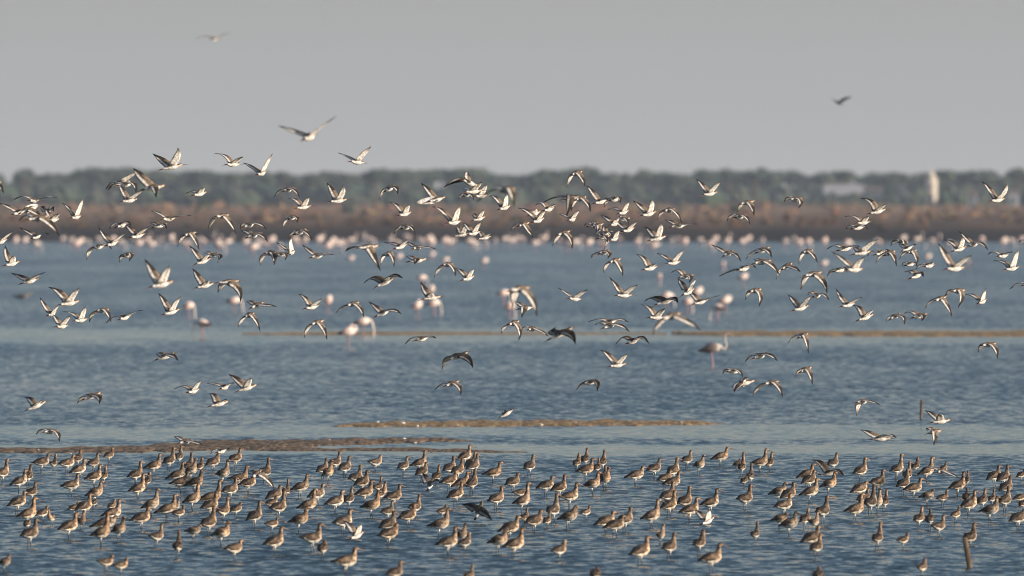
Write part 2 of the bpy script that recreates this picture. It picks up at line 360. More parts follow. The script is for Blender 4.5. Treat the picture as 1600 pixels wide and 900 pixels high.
for (px, py, r) in ((629, 662, .05), (652, 665.5, .025), (845, 663.5, .04), (715, 664.5, .02), (590, 659.5, .035), (60, 703, .02), (514, 688.5, .03), (631, 686.5, .05), (648, 692, .03), (900, 661, .02), (1065, 660, .03), (110, 708.5, .02)):
    D = ground_D(py, .03); m = MB(); blob(m, (0, 0, 0), r, (1, 1, 1), px, .55)
    SH.append((tag(m.build("shell", shell, loc=((px-800)/FPX*D, D, .03)), None, "shell", "pale shells on the sandbars"), px, py))
for nm, L in (("golden middle sandbar", [e for e in SH if e[2] < 670]), ("brown sandbar behind the flock", [e for e in SH if e[2] > 670])):
    for i, e in enumerate(sorted(L, key=lambda e: e[1])):
        e[0]["label"] = "tiny pale shell on the %s, %s from the left" % (nm, ("first", "second", "third", "fourth", "fifth", "sixth", "seventh", "eighth", "ninth")[i])

# ------------------------------------------------------------ plumage
feather = attr_mat("plumage", 32, .55, 1.4, .8); mottled = attr_mat("mottled_plumage", 27, .28, 1.75, .8)
BACK = (.05, .038, .03); BACK2 = (.125, .09, .062); BUFF = (.27, .185, .125); BREAST = (.46, .335, .23); BELLY = (.84, .79, .71)
WHITE = (.80, .76, .71); BLACK = (.022, .02, .02); BILLC = (.40, .27, .21); LEG = (.035, .03, .03); WBROWN = (.20, .15, .11)
def mix(a, b, t): return tuple(a[i]*(1-t)+b[i]*t for i in range(3))

def standing(px_head, px_tail, by, pose, seed):
    """px_head, px_tail: photo positions of the head and of the tail tip; by: photo row of the belly"""
    rnd = random.Random(seed)
    (hx, hy), (tx, ty) = px_head, px_tail
    L2 = math.hypot(hx-tx, hy-ty)
    legh = .098
    s = ((by-YH)/(1-legh/HC))/HC
    L = L2/s
    k = 1.0
    if L < .235: k = max(.62, L/.25)           # smaller companions: redshanks and plovers
    if 'b' in pose: k = max(.8, L/.3)
    legh = .098*k if 'p' not in pose else .05
    s = ((by-YH)/(1-legh/HC))/HC if 'p' not in pose else 133.
    D = FPX/s
    dx = (hx-tx)/s; sgn = 1 if dx >= 0 else -1
    full = .335*k
    dy = math.sqrt(max(0, full*full - (L2/s)**2)); dy = max(dy, .32*abs(dx)); dy = min(dy, .85*full)
    if rnd.random() < .12 and 'b' not in pose: dy = -dy*.5
    if 'n' in pose: dy = -abs(dy)
    Lh = math.hypot(dx, dy); d = Vector((dx/Lh, dy/Lh, 0)); side = Vector((-d.y, d.x, 0))
    zb = legh; zt = (by-ty)/s + zb; zh = (by-hy)/s + zb
    zt = max(zt, zb+.008); zc = zb + .058*k
    org = spt((hx+tx)/2, by, s); gx = org.x
    # feet under the deep part of the body
    def P(u, z, o=0): return d*(u-.5*Lh) + Vector((0, 0, z)) + side*o
    tuck = 't' in pose
    zt2 = min(zt, zc+.07*k)
    zs = max(zc+.03*k, min(zc+.075*k, zh-.03*k))
    sp = [(0, zt, .013, .004), (.12, zt+(zc-zt)*.18+.004, .020, .009), (.26, zt+(zc-zt)*.5+.005, .036, .026), (.42, zc+.004+(zt2-zc)*.22, .048, .043),
          (.60, zc+.006, .057, .053), (.75, zc+.014, .056, .053), (.86, zc+.03*k, .046, .046)]
    zq = zc+.03*k; le_ = lambda t: zq+(zh-zq)*t
    if tuck:
        sp += [(.94, max(le_(.5), zq+.012), .036, .034), (.975, zh-.010, .025, .025), (1.0, zh+.002, .022, .022), (1.0+.025*k/Lh, zh-.002, .015, .015), (1.0+.042*k/Lh, zh-.006, .005, .005)]
    else:
        sp += [(.925, le_(.36), .031, .030), (.945, le_(.62), .0205, .0215), (.95, le_(.84), .0185, .019), (.97, zh, .0205, .020), (1.0+.010*k/Lh, zh+.002, .019, .018), (1.0+.026*k/Lh, zh-.001, .010, .010), (1.0+.036*k/Lh, zh-.004, .007, .007)]
    sp = [(u, z, a_*(1.26 if .2 < u < .9 else 1.12), b_*(1.24 if .2 < u < .9 else 1.12)) for (u, z, a_, b_) in sp]; tint = rnd.uniform(.82, 1.32); warm = rnd.uniform(-.08, .08)
    n = 10; rings = []; cols = []
    pts = [P(u*Lh, z) for (u, z, a, b) in sp]
    turn = rnd.uniform(-.5, .35)
    for i, (u, z, a, b) in enumerate(sp):
        t = (pts[min(i+1, len(pts)-1)]-pts[max(i-1, 0)]).normalized()
        nrm = (side.cross(t)).normalized(); 
        if nrm.z < 0: nrm = -nrm
        if abs(nrm.z) < .3: nrm = -d*.7 + Vector((0, 0, .7))
        nrm = (nrm - t*nrm.dot(t)).normalized()
        ring = []
        for j in range(n):
            an = 6.28318*j/n; ring.append(pts[i] + side*math.cos(an)*a*k + nrm*math.sin(an)*b*k)
            up = math.sin(an)
            if i <= 1: c = BLACK
            elif i == 2: c = mix(BLACK, WBROWN, .4) if up > -.2 else WHITE
            elif i <= 5: c = BACK if up > .5 else (BACK2 if up > -.4 else (mix(BELLY, BREAST, (i-3)*.28) if up > -.65 else BELLY))
            elif i == 6: c = BACK2 if up > .35 else BREAST
            elif i >= len(sp)-2: c = mix(BUFF, BILLC, .25)
            else: c = mix(BACK, BACK2, .6) if up > .35 else BUFF
            ring_c = c; q = (.78 + .44*rnd.random())*tint; cols.append((ring_c[0]*q*(1+warm), ring_c[1]*q, ring_c[2]*q*(1-warm)))
        rings.append(ring)
    mb = MB(); mb.rings(rings, cols)
    # folded wings: raised shields from the shoulder to the crossed tips over the tail
    for sd in (1, -1):
        wr = []; wc = []
        for (u, off, zz, a, b) in ((.80, .053, zs*.35+zc*.65+.012, .006, .014), (.70, .063, zc+.026, .009, .040), (.52, .065, zc+.020+(zt2-zc)*.1, .009, .046), (.34, .052, zc+.012+(zt2-zc)*.35, .008, .030), (.16, .022, zt+(zc-zt)*.3+.01, .006, .014), (.01, .008, zt+.010, .003, .004)):
            c0 = P(u*Lh, zz, sd*off*k)
            for j in range(6):
                an = 6.28318*j/6; wc.append(tuple(v*tint for v in mix(BACK, mix(BACK2, BUFF, .3), rnd.random())) if u > .2 else mix(BLACK, BACK, .3))
                wr.append(c0 + side*math.cos(an)*a*k + Vector((0, 0, 1))*math.sin(an)*b*k)
        mb.rings([wr[q*6:(q+1)*6] for q in range(6)], wc)
    # bill
    if not tuck:
        a = turn; bd = Vector((d.x*math.cos(a)-d.y*math.sin(a), d.x*math.sin(a)+d.y*math.cos(a), 0))
        if 's' in pose or k < .8: bl = .035*k
        else: bl = .105*k
        p0 = pts[-1]-d*.01*k; dr = rnd.uniform(.12, .42)
        mb.tube([p0, p0+bd*bl*.5+Vector((0, 0, -bl*.5*dr)), p0+bd*bl+Vector((0, 0, -bl*dr))], [.0068*k, .005*k, .0022], [BILLC, mix(BILLC, BLACK, .5), BLACK], 5)
        for sd in (1, -1):
            e = pts[-3] + side*sd*.018*k + Vector((0, 0, .004*k)) + d*.004; blob(mb, e, .0032*k, BLACK, 1, 1)
    # legs
    u0 = .60
    bot = -.05 if 'p' not in pose else 0.0
    for sd in ((1, -1) if not ('o' in pose) else (1,)):
        st = rnd.uniform(-.03, .03)*k
        mb.tube([P(u0*Lh, zb+.012, sd*.018*k), P(u0*Lh-.008+st*.4, zb*.45, sd*.019*k), P(u0*Lh+st, bot, sd*.02*k)], [.0085*k, .0042*k, .0032*k], [BELLY, LEG, LEG], 5)
    o = mb.build("standing_wader", mottled)
    o.location = (gx, D, 0 if 'p' not in pose else spt(hx, by, s).z - zb)
    return o, s, k

STAND = {
(0, 680): """85 310 -60 480 525;315 440 120 630 630;380 380 290 560 560;600 245 395 345 385;690 240 615 340 395 t;910 260 720 360 400;1000 190 900 350 335;
1050 310 860 470 480;970 490 750 635 680;1215 235 1080 370 390;1400 165 1285 270 290;1245 380 1050 550 570;1315 385 1240 540 550;1265 580 1050 760 770;440 595 310 740 760;
305 715 90 880 890;430 790 200 1015 1042;580 893 440 1000 1015;608 930 680 1060 1070 n;965 845 840 925 945;1120 740 930 940 945;1195 800 1110 890 880;1420 810 1340 900 920 t;1490 810 1250 1010 1030""",
(0, 787): """350 220 310 300 290 t;445 205 255 400 440;945 130 715 325 345;1045 90 960 180 265 t;1345 115 1115 400 430;1440 170 1110 295 300;1540 175 1380 360 380;115 645 -40 760 780 t;1390 655 1200 710 785 t;1570 685 1400 760 820 t""",
(200, 680): """160 335 -10 520 545;195 490 0 700 720;265 465 190 600 610 t;400 240 190 410 430;565 165 430 350 365;660 140 590 300 310;790 225 700 400 430;690 345 465 545 550;
840 300 700 470 490;920 290 850 420 425 t;745 465 510 605 640;920 440 700 630 640;1120 240 960 385 385 t;1395 175 1240 320 340;1245 315 1080 490 530;1480 395 1235 540 590;1345 540 1160 700 735;
1150 570 840 830 830;880 605 670 865 850;1575 470 1370 620 650;370 680 155 910 920;590 750 320 970 980;630 800 560 900 920;1100 720 900 910 930;1240 785 1100 950 997;1400 850 1255 960 965""",
(200, 787): """690 30 550 125 160;255 50 20 210 240;1070 45 900 260 300;420 265 255 400 465;630 345 590 540 590 b;890 270 700 345 390 t;1250 235 1030 400 425;1405 465 1190 565 620;1640 -20 1470 215 215""",
(400, 680): """155 295 50 470 510;875 300 750 450 470;940 320 820 510 515;1040 215 900 340 390;1160 275 1020 435 455;1300 385 1150 540 580;1550 260 1385 330 385 t;640 500 415 690 700;400 550 330 690 740;
300 640 120 790 800;250 770 100 860 890 t;350 720 170 910 960;735 680 500 910 930;835 620 640 770 790;1075 700 850 860 885;1195 655 1090 830 845;1385 450 1220 620 640;1440 575 1220 740 770;1560 530 1450 640 690;1530 700 1290 900 930;1590 650 1480 750 780""",
(400, 787): """635 50 390 235 260;265 185 100 250 300;320 305 85 510 540;800 260 540 415 500;850 470 785 580 610 bt;1175 85 950 240 290;1240 560 930 725 790""",
(600, 680): """290 275 165 410 430;515 200 320 380 400;525 350 390 500 500;685 380 600 540 560;870 275 730 440 460;975 300 830 470 490;1070 135 905 305 310;1135 220 1000 430 400;1165 245 1020 420 430;900 450 690 590 620;
1045 465 830 650 650;1135 430 1030 640 650;970 600 780 785 790;1450 340 1215 490 520;1470 650 1290 820 850;20 585 -60 720 740;200 625 0 780 820;105 835 -50 960 1000;440 750 300 900 950;770 880 650 950 990 t""",
(600, 787): """125 110 -60 300 320;380 10 170 185 210;150 270 -80 400 440 t;800 70 530 285 320;895 300 640 510 550;1010 255 900 430 440;1060 370 910 500 540 t;210 730 20 880 920;1100 770 990 900 950;1520 320 1280 495 520""",
(800, 680): """75 485 -90 620 635;205 600 0 850 880;170 690 0 710 760;265 255 145 420 435;835 235 760 370 385 t;935 170 870 330 340;1005 300 790 450 480;1150 195 1080 370 380;1085 290 1020 430 440;1200 410 1100 590 595;
1165 390 1100 540 560;1080 465 870 640 660;505 525 300 660 680;660 505 480 690 710;810 605 580 770 820;560 740 430 950 1000""",
(800, 787): """75 170 -180 350 360;130 320 -120 540 570;190 60 100 190 210 s;360 95 150 240 275;470 110 390 240 250;795 40 560 200 220 t;965 35 840 120 150 s;1265 110 1015 265 280;1480 60 1300 250 260;1385 160 1130 300 330;655 465 480 590 635 t;1060 810 1000 900 940 b""",
(1000, 680): """40 400 -200 530 550;245 305 80 440 465;465 290 330 480 490;380 450 210 560 585;490 460 270 610 640;635 200 510 330 350;790 255 655 390 415;1090 160 870 305 315;1240 300 1150 380 395 t;1290 220 1230 420 440 b;
1390 360 1340 520 560 b;1330 520 1250 590 600 t;1575 180 1370 350 390;415 590 240 780 810;230 810 0 1045 1065;435 700 250 910 930;620 650 460 850 880;715 790 480 960 990;965 680 740 870 900;1380 625 1200 790 850""",
(1000, 787): """290 265 200 390 445 t;430 375 270 565 600;100 420 -140 635 660;790 340 655 515 550 t;1000 510 720 705 750;1465 235 1380 390 430 s""",
(1200, 680): """50 225 -40 370 385;215 600 0 740 760;325 600 150 780 790;285 740 70 890 930;565 365 345 530 540;580 450 410 600 610;615 550 380 750 760;860 230 735 370 390;835 470 640 650 660;1215 290 1055 475 495 o;
1440 440 1260 590 640;1225 590 1020 725 720;740 770 590 950 1010;1250 675 1100 800 830;1175 740 940 950 985;1325 630 1200 850 900;1395 670 1320 860 890;1480 690 1400 860 880""",
(1200, 787): """225 130 30 215 240;350 110 130 280 310;505 70 390 230 240;620 90 490 210 280;635 290 400 480 490;655 385 520 570 600 o;1405 240 1295 450 485 b;640 800 600 900 960 b""",
(1400, 680): """75 245 -80 450 475;275 285 190 410 425 t;455 285 265 490 500;625 345 540 440 450 t;175 340 90 510 540;150 430 0 640 660;315 545 80 680 715;460 685 280 780 805 s;640 690 500 790 825 s;900 455 840 580 600;
850 470 650 660 680;1290 385 1120 555 560;1395 385 1250 570 575;1600 430 1495 520 530;1430 520 1280 690 700;1410 650 1270 840 870;1265 770 1030 950 990;890 670 860 800 820 b;990 700 780 900 920;1115 680 1010 850 860;1225 680 1150 810 830;1600 740 1450 800 820 t;1600 820 1530 880 890 t""",
(1400, 787): """330 50 215 210 235;435 80 390 220 245 b;600 150 430 270 340;790 40 670 150 180 s;1600 90 1400 220 240;145 375 0 460 500 t;365 690 260 790 845 t;980 255 830 450 480 p""",
}
def pct(v, full): return ("%.1f" % (100*v/full)).rstrip('0').rstrip('.') + "%"
used = set(); q = 0
ORD = ["only", "first", "second", "third", "fourth", "fifth", "sixth", "seventh", "eighth", "ninth", "tenth", "eleventh", "twelfth", "thirteenth", "fourteenth"]
TEN = ["leftmost tenth", "second tenth", "third tenth", "fourth tenth", "fifth tenth", "sixth tenth", "seventh tenth", "eighth tenth", "ninth tenth", "rightmost tenth"]
def ten(cx): return TEN[min(9, max(0, int(cx/160)))]
def place_labels(items, fmt):
    """items: (object, x, cell name, look); says which one by its rank from the left inside its cell of the photo"""
    cells = {}
    for it in items: cells.setdefault((ten(it[1]), it[2]), []).append(it)
    for (tn, zn), L in cells.items():
        L.sort(key=lambda e: e[1])
        for i, e in enumerate(L):
            rank = "the only one" if len(L) == 1 else ORD[i+1] + " from left"
            lab = fmt % (e[3], rank, zn, tn)
            if lab in used: raise Exception("dup " + lab)
            if len(lab.split()) > 16: raise Exception("long " + lab)
            used.add(lab); e[0]["label"] = lab
SL = []; FL = []; GL = []
rows_y = []
allst = []
for (x0, y0), txt in STAND.items():
    for row in txt.replace("\n", "").split(";"):
        t = row.split(); v = [float(a) for a in t[:5]]; pose = t[5] if len(t) > 5 else ""
        allst.append((x0+v[0]/7.965, y0+v[1]/7.965, x0+v[2]/7.965, y0+v[3]/7.965, y0+v[4]/7.965, pose))
for (hx, hy, tx, ty, by, pose) in allst:
    q += 1
    o, s, k = standing((hx, hy), (tx, ty), by, pose, q)
    if 'p' in pose:
        tag(o, "brown wader perched on top of the leaning wooden post at lower right", "wader", "waders standing in the shallow water"); continue
    look = ("small hunched brown wader" if 't' in pose and k < .8 else "small short billed wader" if k < .8 else "plump hunched brown wader" if 't' in pose
            else "brown wader seen from behind" if 'b' in pose else "dark wader facing nearer" if 'n' in pose else "upright brown wader")
    zone = "at the flock's back edge" if by < 738 else "in the flock's back half" if by < 775 else "in the flock's front half" if by < 815 else "in the front row"
    cx, cy = (hx+tx)/2, (hy+by)/2
    zone = "flock's back edge" if by < 738 else "flock's back half" if by < 775 else "flock's front half" if by < 815 else "front row"
    tag(o, None, "wader", "waders standing in the shallow water"); SL.append((o, cx, zone, look))
place_labels(SL, "%s in water, %s in %s, %s")

# ------------------------------------------------------------ flying waders
def wing(mb, root, wrist, tip, h, right, up0, dark, k, light=False):
    ns, cs = 9, (0, .28, .52, .74, 1.0)
    top = []; bot = []; tc = []; bc = []
    for i in range(ns):
        t = i/(ns-1)
        b1 = root.lerp(wrist, t); b2 = wrist.lerp(tip, t); p = b1.lerp(b2, t)
        span = (wrist-root).lerp(tip-wrist, t).normalized()
        ch = -h - span*(-h).dot(span)
        if ch.length < .45: ch = ch + (Vector((0, 0, -.6)) - span*span.dot(Vector((0, 0, -.6))))
        ch.normalize()
        c = k*(.125*(1-t)**.55*(1-.25*t) + .012) if t > .45 else k*(.118 - .05*t*t)
        if t > .45: c = k*(.118 - .05*t*t)*max(.06, 1-((t-.45)/.55)**1.9)
        un = span.cross(ch).normalized()*(-1 if right else 1)
        le = p - ch*c*.32
        for m_, f in enumerate(cs):
            camb = .06*c*math.sin(math.pi*min(1, f*1.2)); th = k*(.0075*(1-f)*(1-.6*t)+.0012)
            q = le + ch*c*f + un*camb
            top.append(q+un*th); bot.append(q-un*th)
            if light: tcol = mix(WHITE, (.45, .45, .45), f) if t < .8 else (.25, .25, .25); bcol = WHITE
            else:
                if t > .8: tcol = BLACK
                elif f > .95: tcol = BLACK
                elif f > .6 and t > .12: tcol = WHITE
                elif f > .45: tcol = mix(BACK, BLACK, .6) if t > .35 else WBROWN
                else: tcol = WBROWN if t < .5 else mix(BACK, BLACK, .5)
                bcol = WHITE
                if f > .95 and t > .3: bcol = (.12, .11, .10)
                elif t > .86: bcol = (.14, .13, .12)
                elif t > .7: bcol = (.5, .47, .43)
                if dark: tcol = tuple(x*.35 for x in tcol); bcol = mix(bcol, (.1, .1, .1), .65)
            tc.append(tcol); bc.append(bcol)
    m = len(cs); nv = ns*m; fs = []
    for i in range(ns-1):
        for j in range(m-1):
            a = i*m+j; fs.append((a, a+1, a+m+1, a+m)); fs.append((nv+a, nv+a+m, nv+a+m+1, nv+a+1))
        fs.append((i*m, (i+1)*m, nv+(i+1)*m, nv+i*m)); e = i*m+m-1; fs.append((e, nv+e, nv+e+m, e+m))
    for j in range(m-1):
        a = (ns-1)*m+j; fs.append((a, a+1, nv+a+1, nv+a)); fs.append((j, nv+j, nv+j+1, j+1))
    mb.add(top+bot, fs, tc+bc)

def flyer(v, opt, seed, W=.345, name="flying_wader", light=False, smin=None):
    rnd = random.Random(seed)
    (hx, hy), (tx, ty), (nx, ny), (fx, fy) = v
    rx, ry = tx+(hx-tx)*.62, ty+(hy-ty)*.62
    ln = math.hypot(nx-rx, ny-ry); lf = math.hypot(fx-rx, fy-ry); bl = math.hypot(hx-tx, hy-ty)
    base = rnd.uniform(104, 116) if smin is None else smin
    s = max(base, ln/W/.97, lf/W/.97, bl/.30); s = min(s, 165 if smin is None else 400)
    if smin is None: s = max(s, (max(ry, ny, fy)+6-YH)/HC)
    k = 1.0
    if max(ln, lf)/s < .17 and smin is None: k = .78
    D = FPX/s; org = Vector(((rx-800)/s, D, HC+(YH-ry)/s))
    def q(px, py, y=0.): return Vector(((px-rx)/s, y, -(py-ry)/s))
    full = .275*k; dyb = math.sqrt(max(0, full*full-(bl/s)**2)); dyb = min(max(dyb, .25*bl/s), .75*full)
    T = q(tx, ty, -dyb*.62); Hd = q(hx, hy, dyb*.38); h = (Hd-T).normalized()
    sgn = 1 if hx >= tx else -1
    side = h.cross(Vector((0, 0, 1))).normalized()     # bird's right
    upb = side.cross(h).normalized()
    wl = W*k
    dn = -math.sqrt(max(0, wl*wl-(ln/s)**2))*.85; df = math.sqrt(max(0, wl*wl-(lf/s)**2))*.85
    N = q(nx, ny, dn); F = q(fx, fy, df)
    rn = side*sgn*.022*k + upb*.012*k; rf = -side*sgn*.022*k + upb*.012*k
    def wr(key, tip, root, dep):
        if key in opt: a, b = opt[key]; return q(a, b, dep*.5)*1.25 - (root+tip)*.125
        mid = (root+tip)*.5; L = (tip-root).length
        return mid + Vector((0, 0, 1))*L*(.30 if tip.z < .02 else .10) + h*L*.06
    mb = MB(); dark = 'dark' in opt
    near_right = sgn > 0
    wing(mb, rn, wr('n', N, rn, dn), N, h, near_right, upb, dark, k, light)
    wing(mb, rf, wr('f', F, rf, df), F, h, not near_right, upb, dark, k, light)
    sp = [(0, .020, .003), (.12, .016, .006), (.22, .020, .016), (.38, .034, .030), (.56, .042, .040), (.70, .040, .040), (.82, .029, .030), (.92, .020, .022), (1.0, .0195, .021), (1.07, .016, .017), (1.12, .008, .008)]
    n = 10; rings = []; cols = []; BL = (Hd-T).length
    for i, (u, a, b) in enumerate(sp):
        c = T + h*(u*BL) + upb*(.006 if i > 7 else 0)
        ring = []
        for j in range(n):
            an = 6.28318*j/n; up = math.sin(an); ring.append(c + side*math.cos(an)*a*k + upb*up*b*k)
            if i <= 1: col = BLACK if not light else WHITE
            elif i == 2: col = WHITE
            elif i <= 6: col = (BACK2 if up > .55 else WHITE if up < .1 else BREAST) if not light else WHITE
            else: col = (mix(BREAST, WHITE, .35) if up < .3 else BACK2) if not light else WHITE
            if i >= 10: col = mix(BUFF, BILLC, .2)
            if dark and i > 2: col = mix(col, BLACK, .65 if up > -.3 else .1)
            g = .9+.2*rnd.random(); cols.append(tuple(z*g for z in col))
        rings.append(ring)
    mb.rings(rings, cols)
    p0 = T + h*(1.11*BL); bl_ = (.085 if k > .9 else .04)*(1 if not light else .4)
    mb.tube([p0, p0+h*bl_*.5, p0+h*bl_+Vector((0, 0, -.01))], [.0055*k, .0036*k, .0014], [BILLC, mix(BILLC, BLACK, .6), BLACK], 5)
    for sd in (1, -1):
        mb.tube([T+h*.05*k+side*sd*.01-upb*.008, T-h*.045*k+side*sd*.006-upb*.010], [.0036*k, .0026*k], (.22, .12, .10), 4)
    o = mb.build(name, feather); o.location = org
    return o, (N.z, F.z)

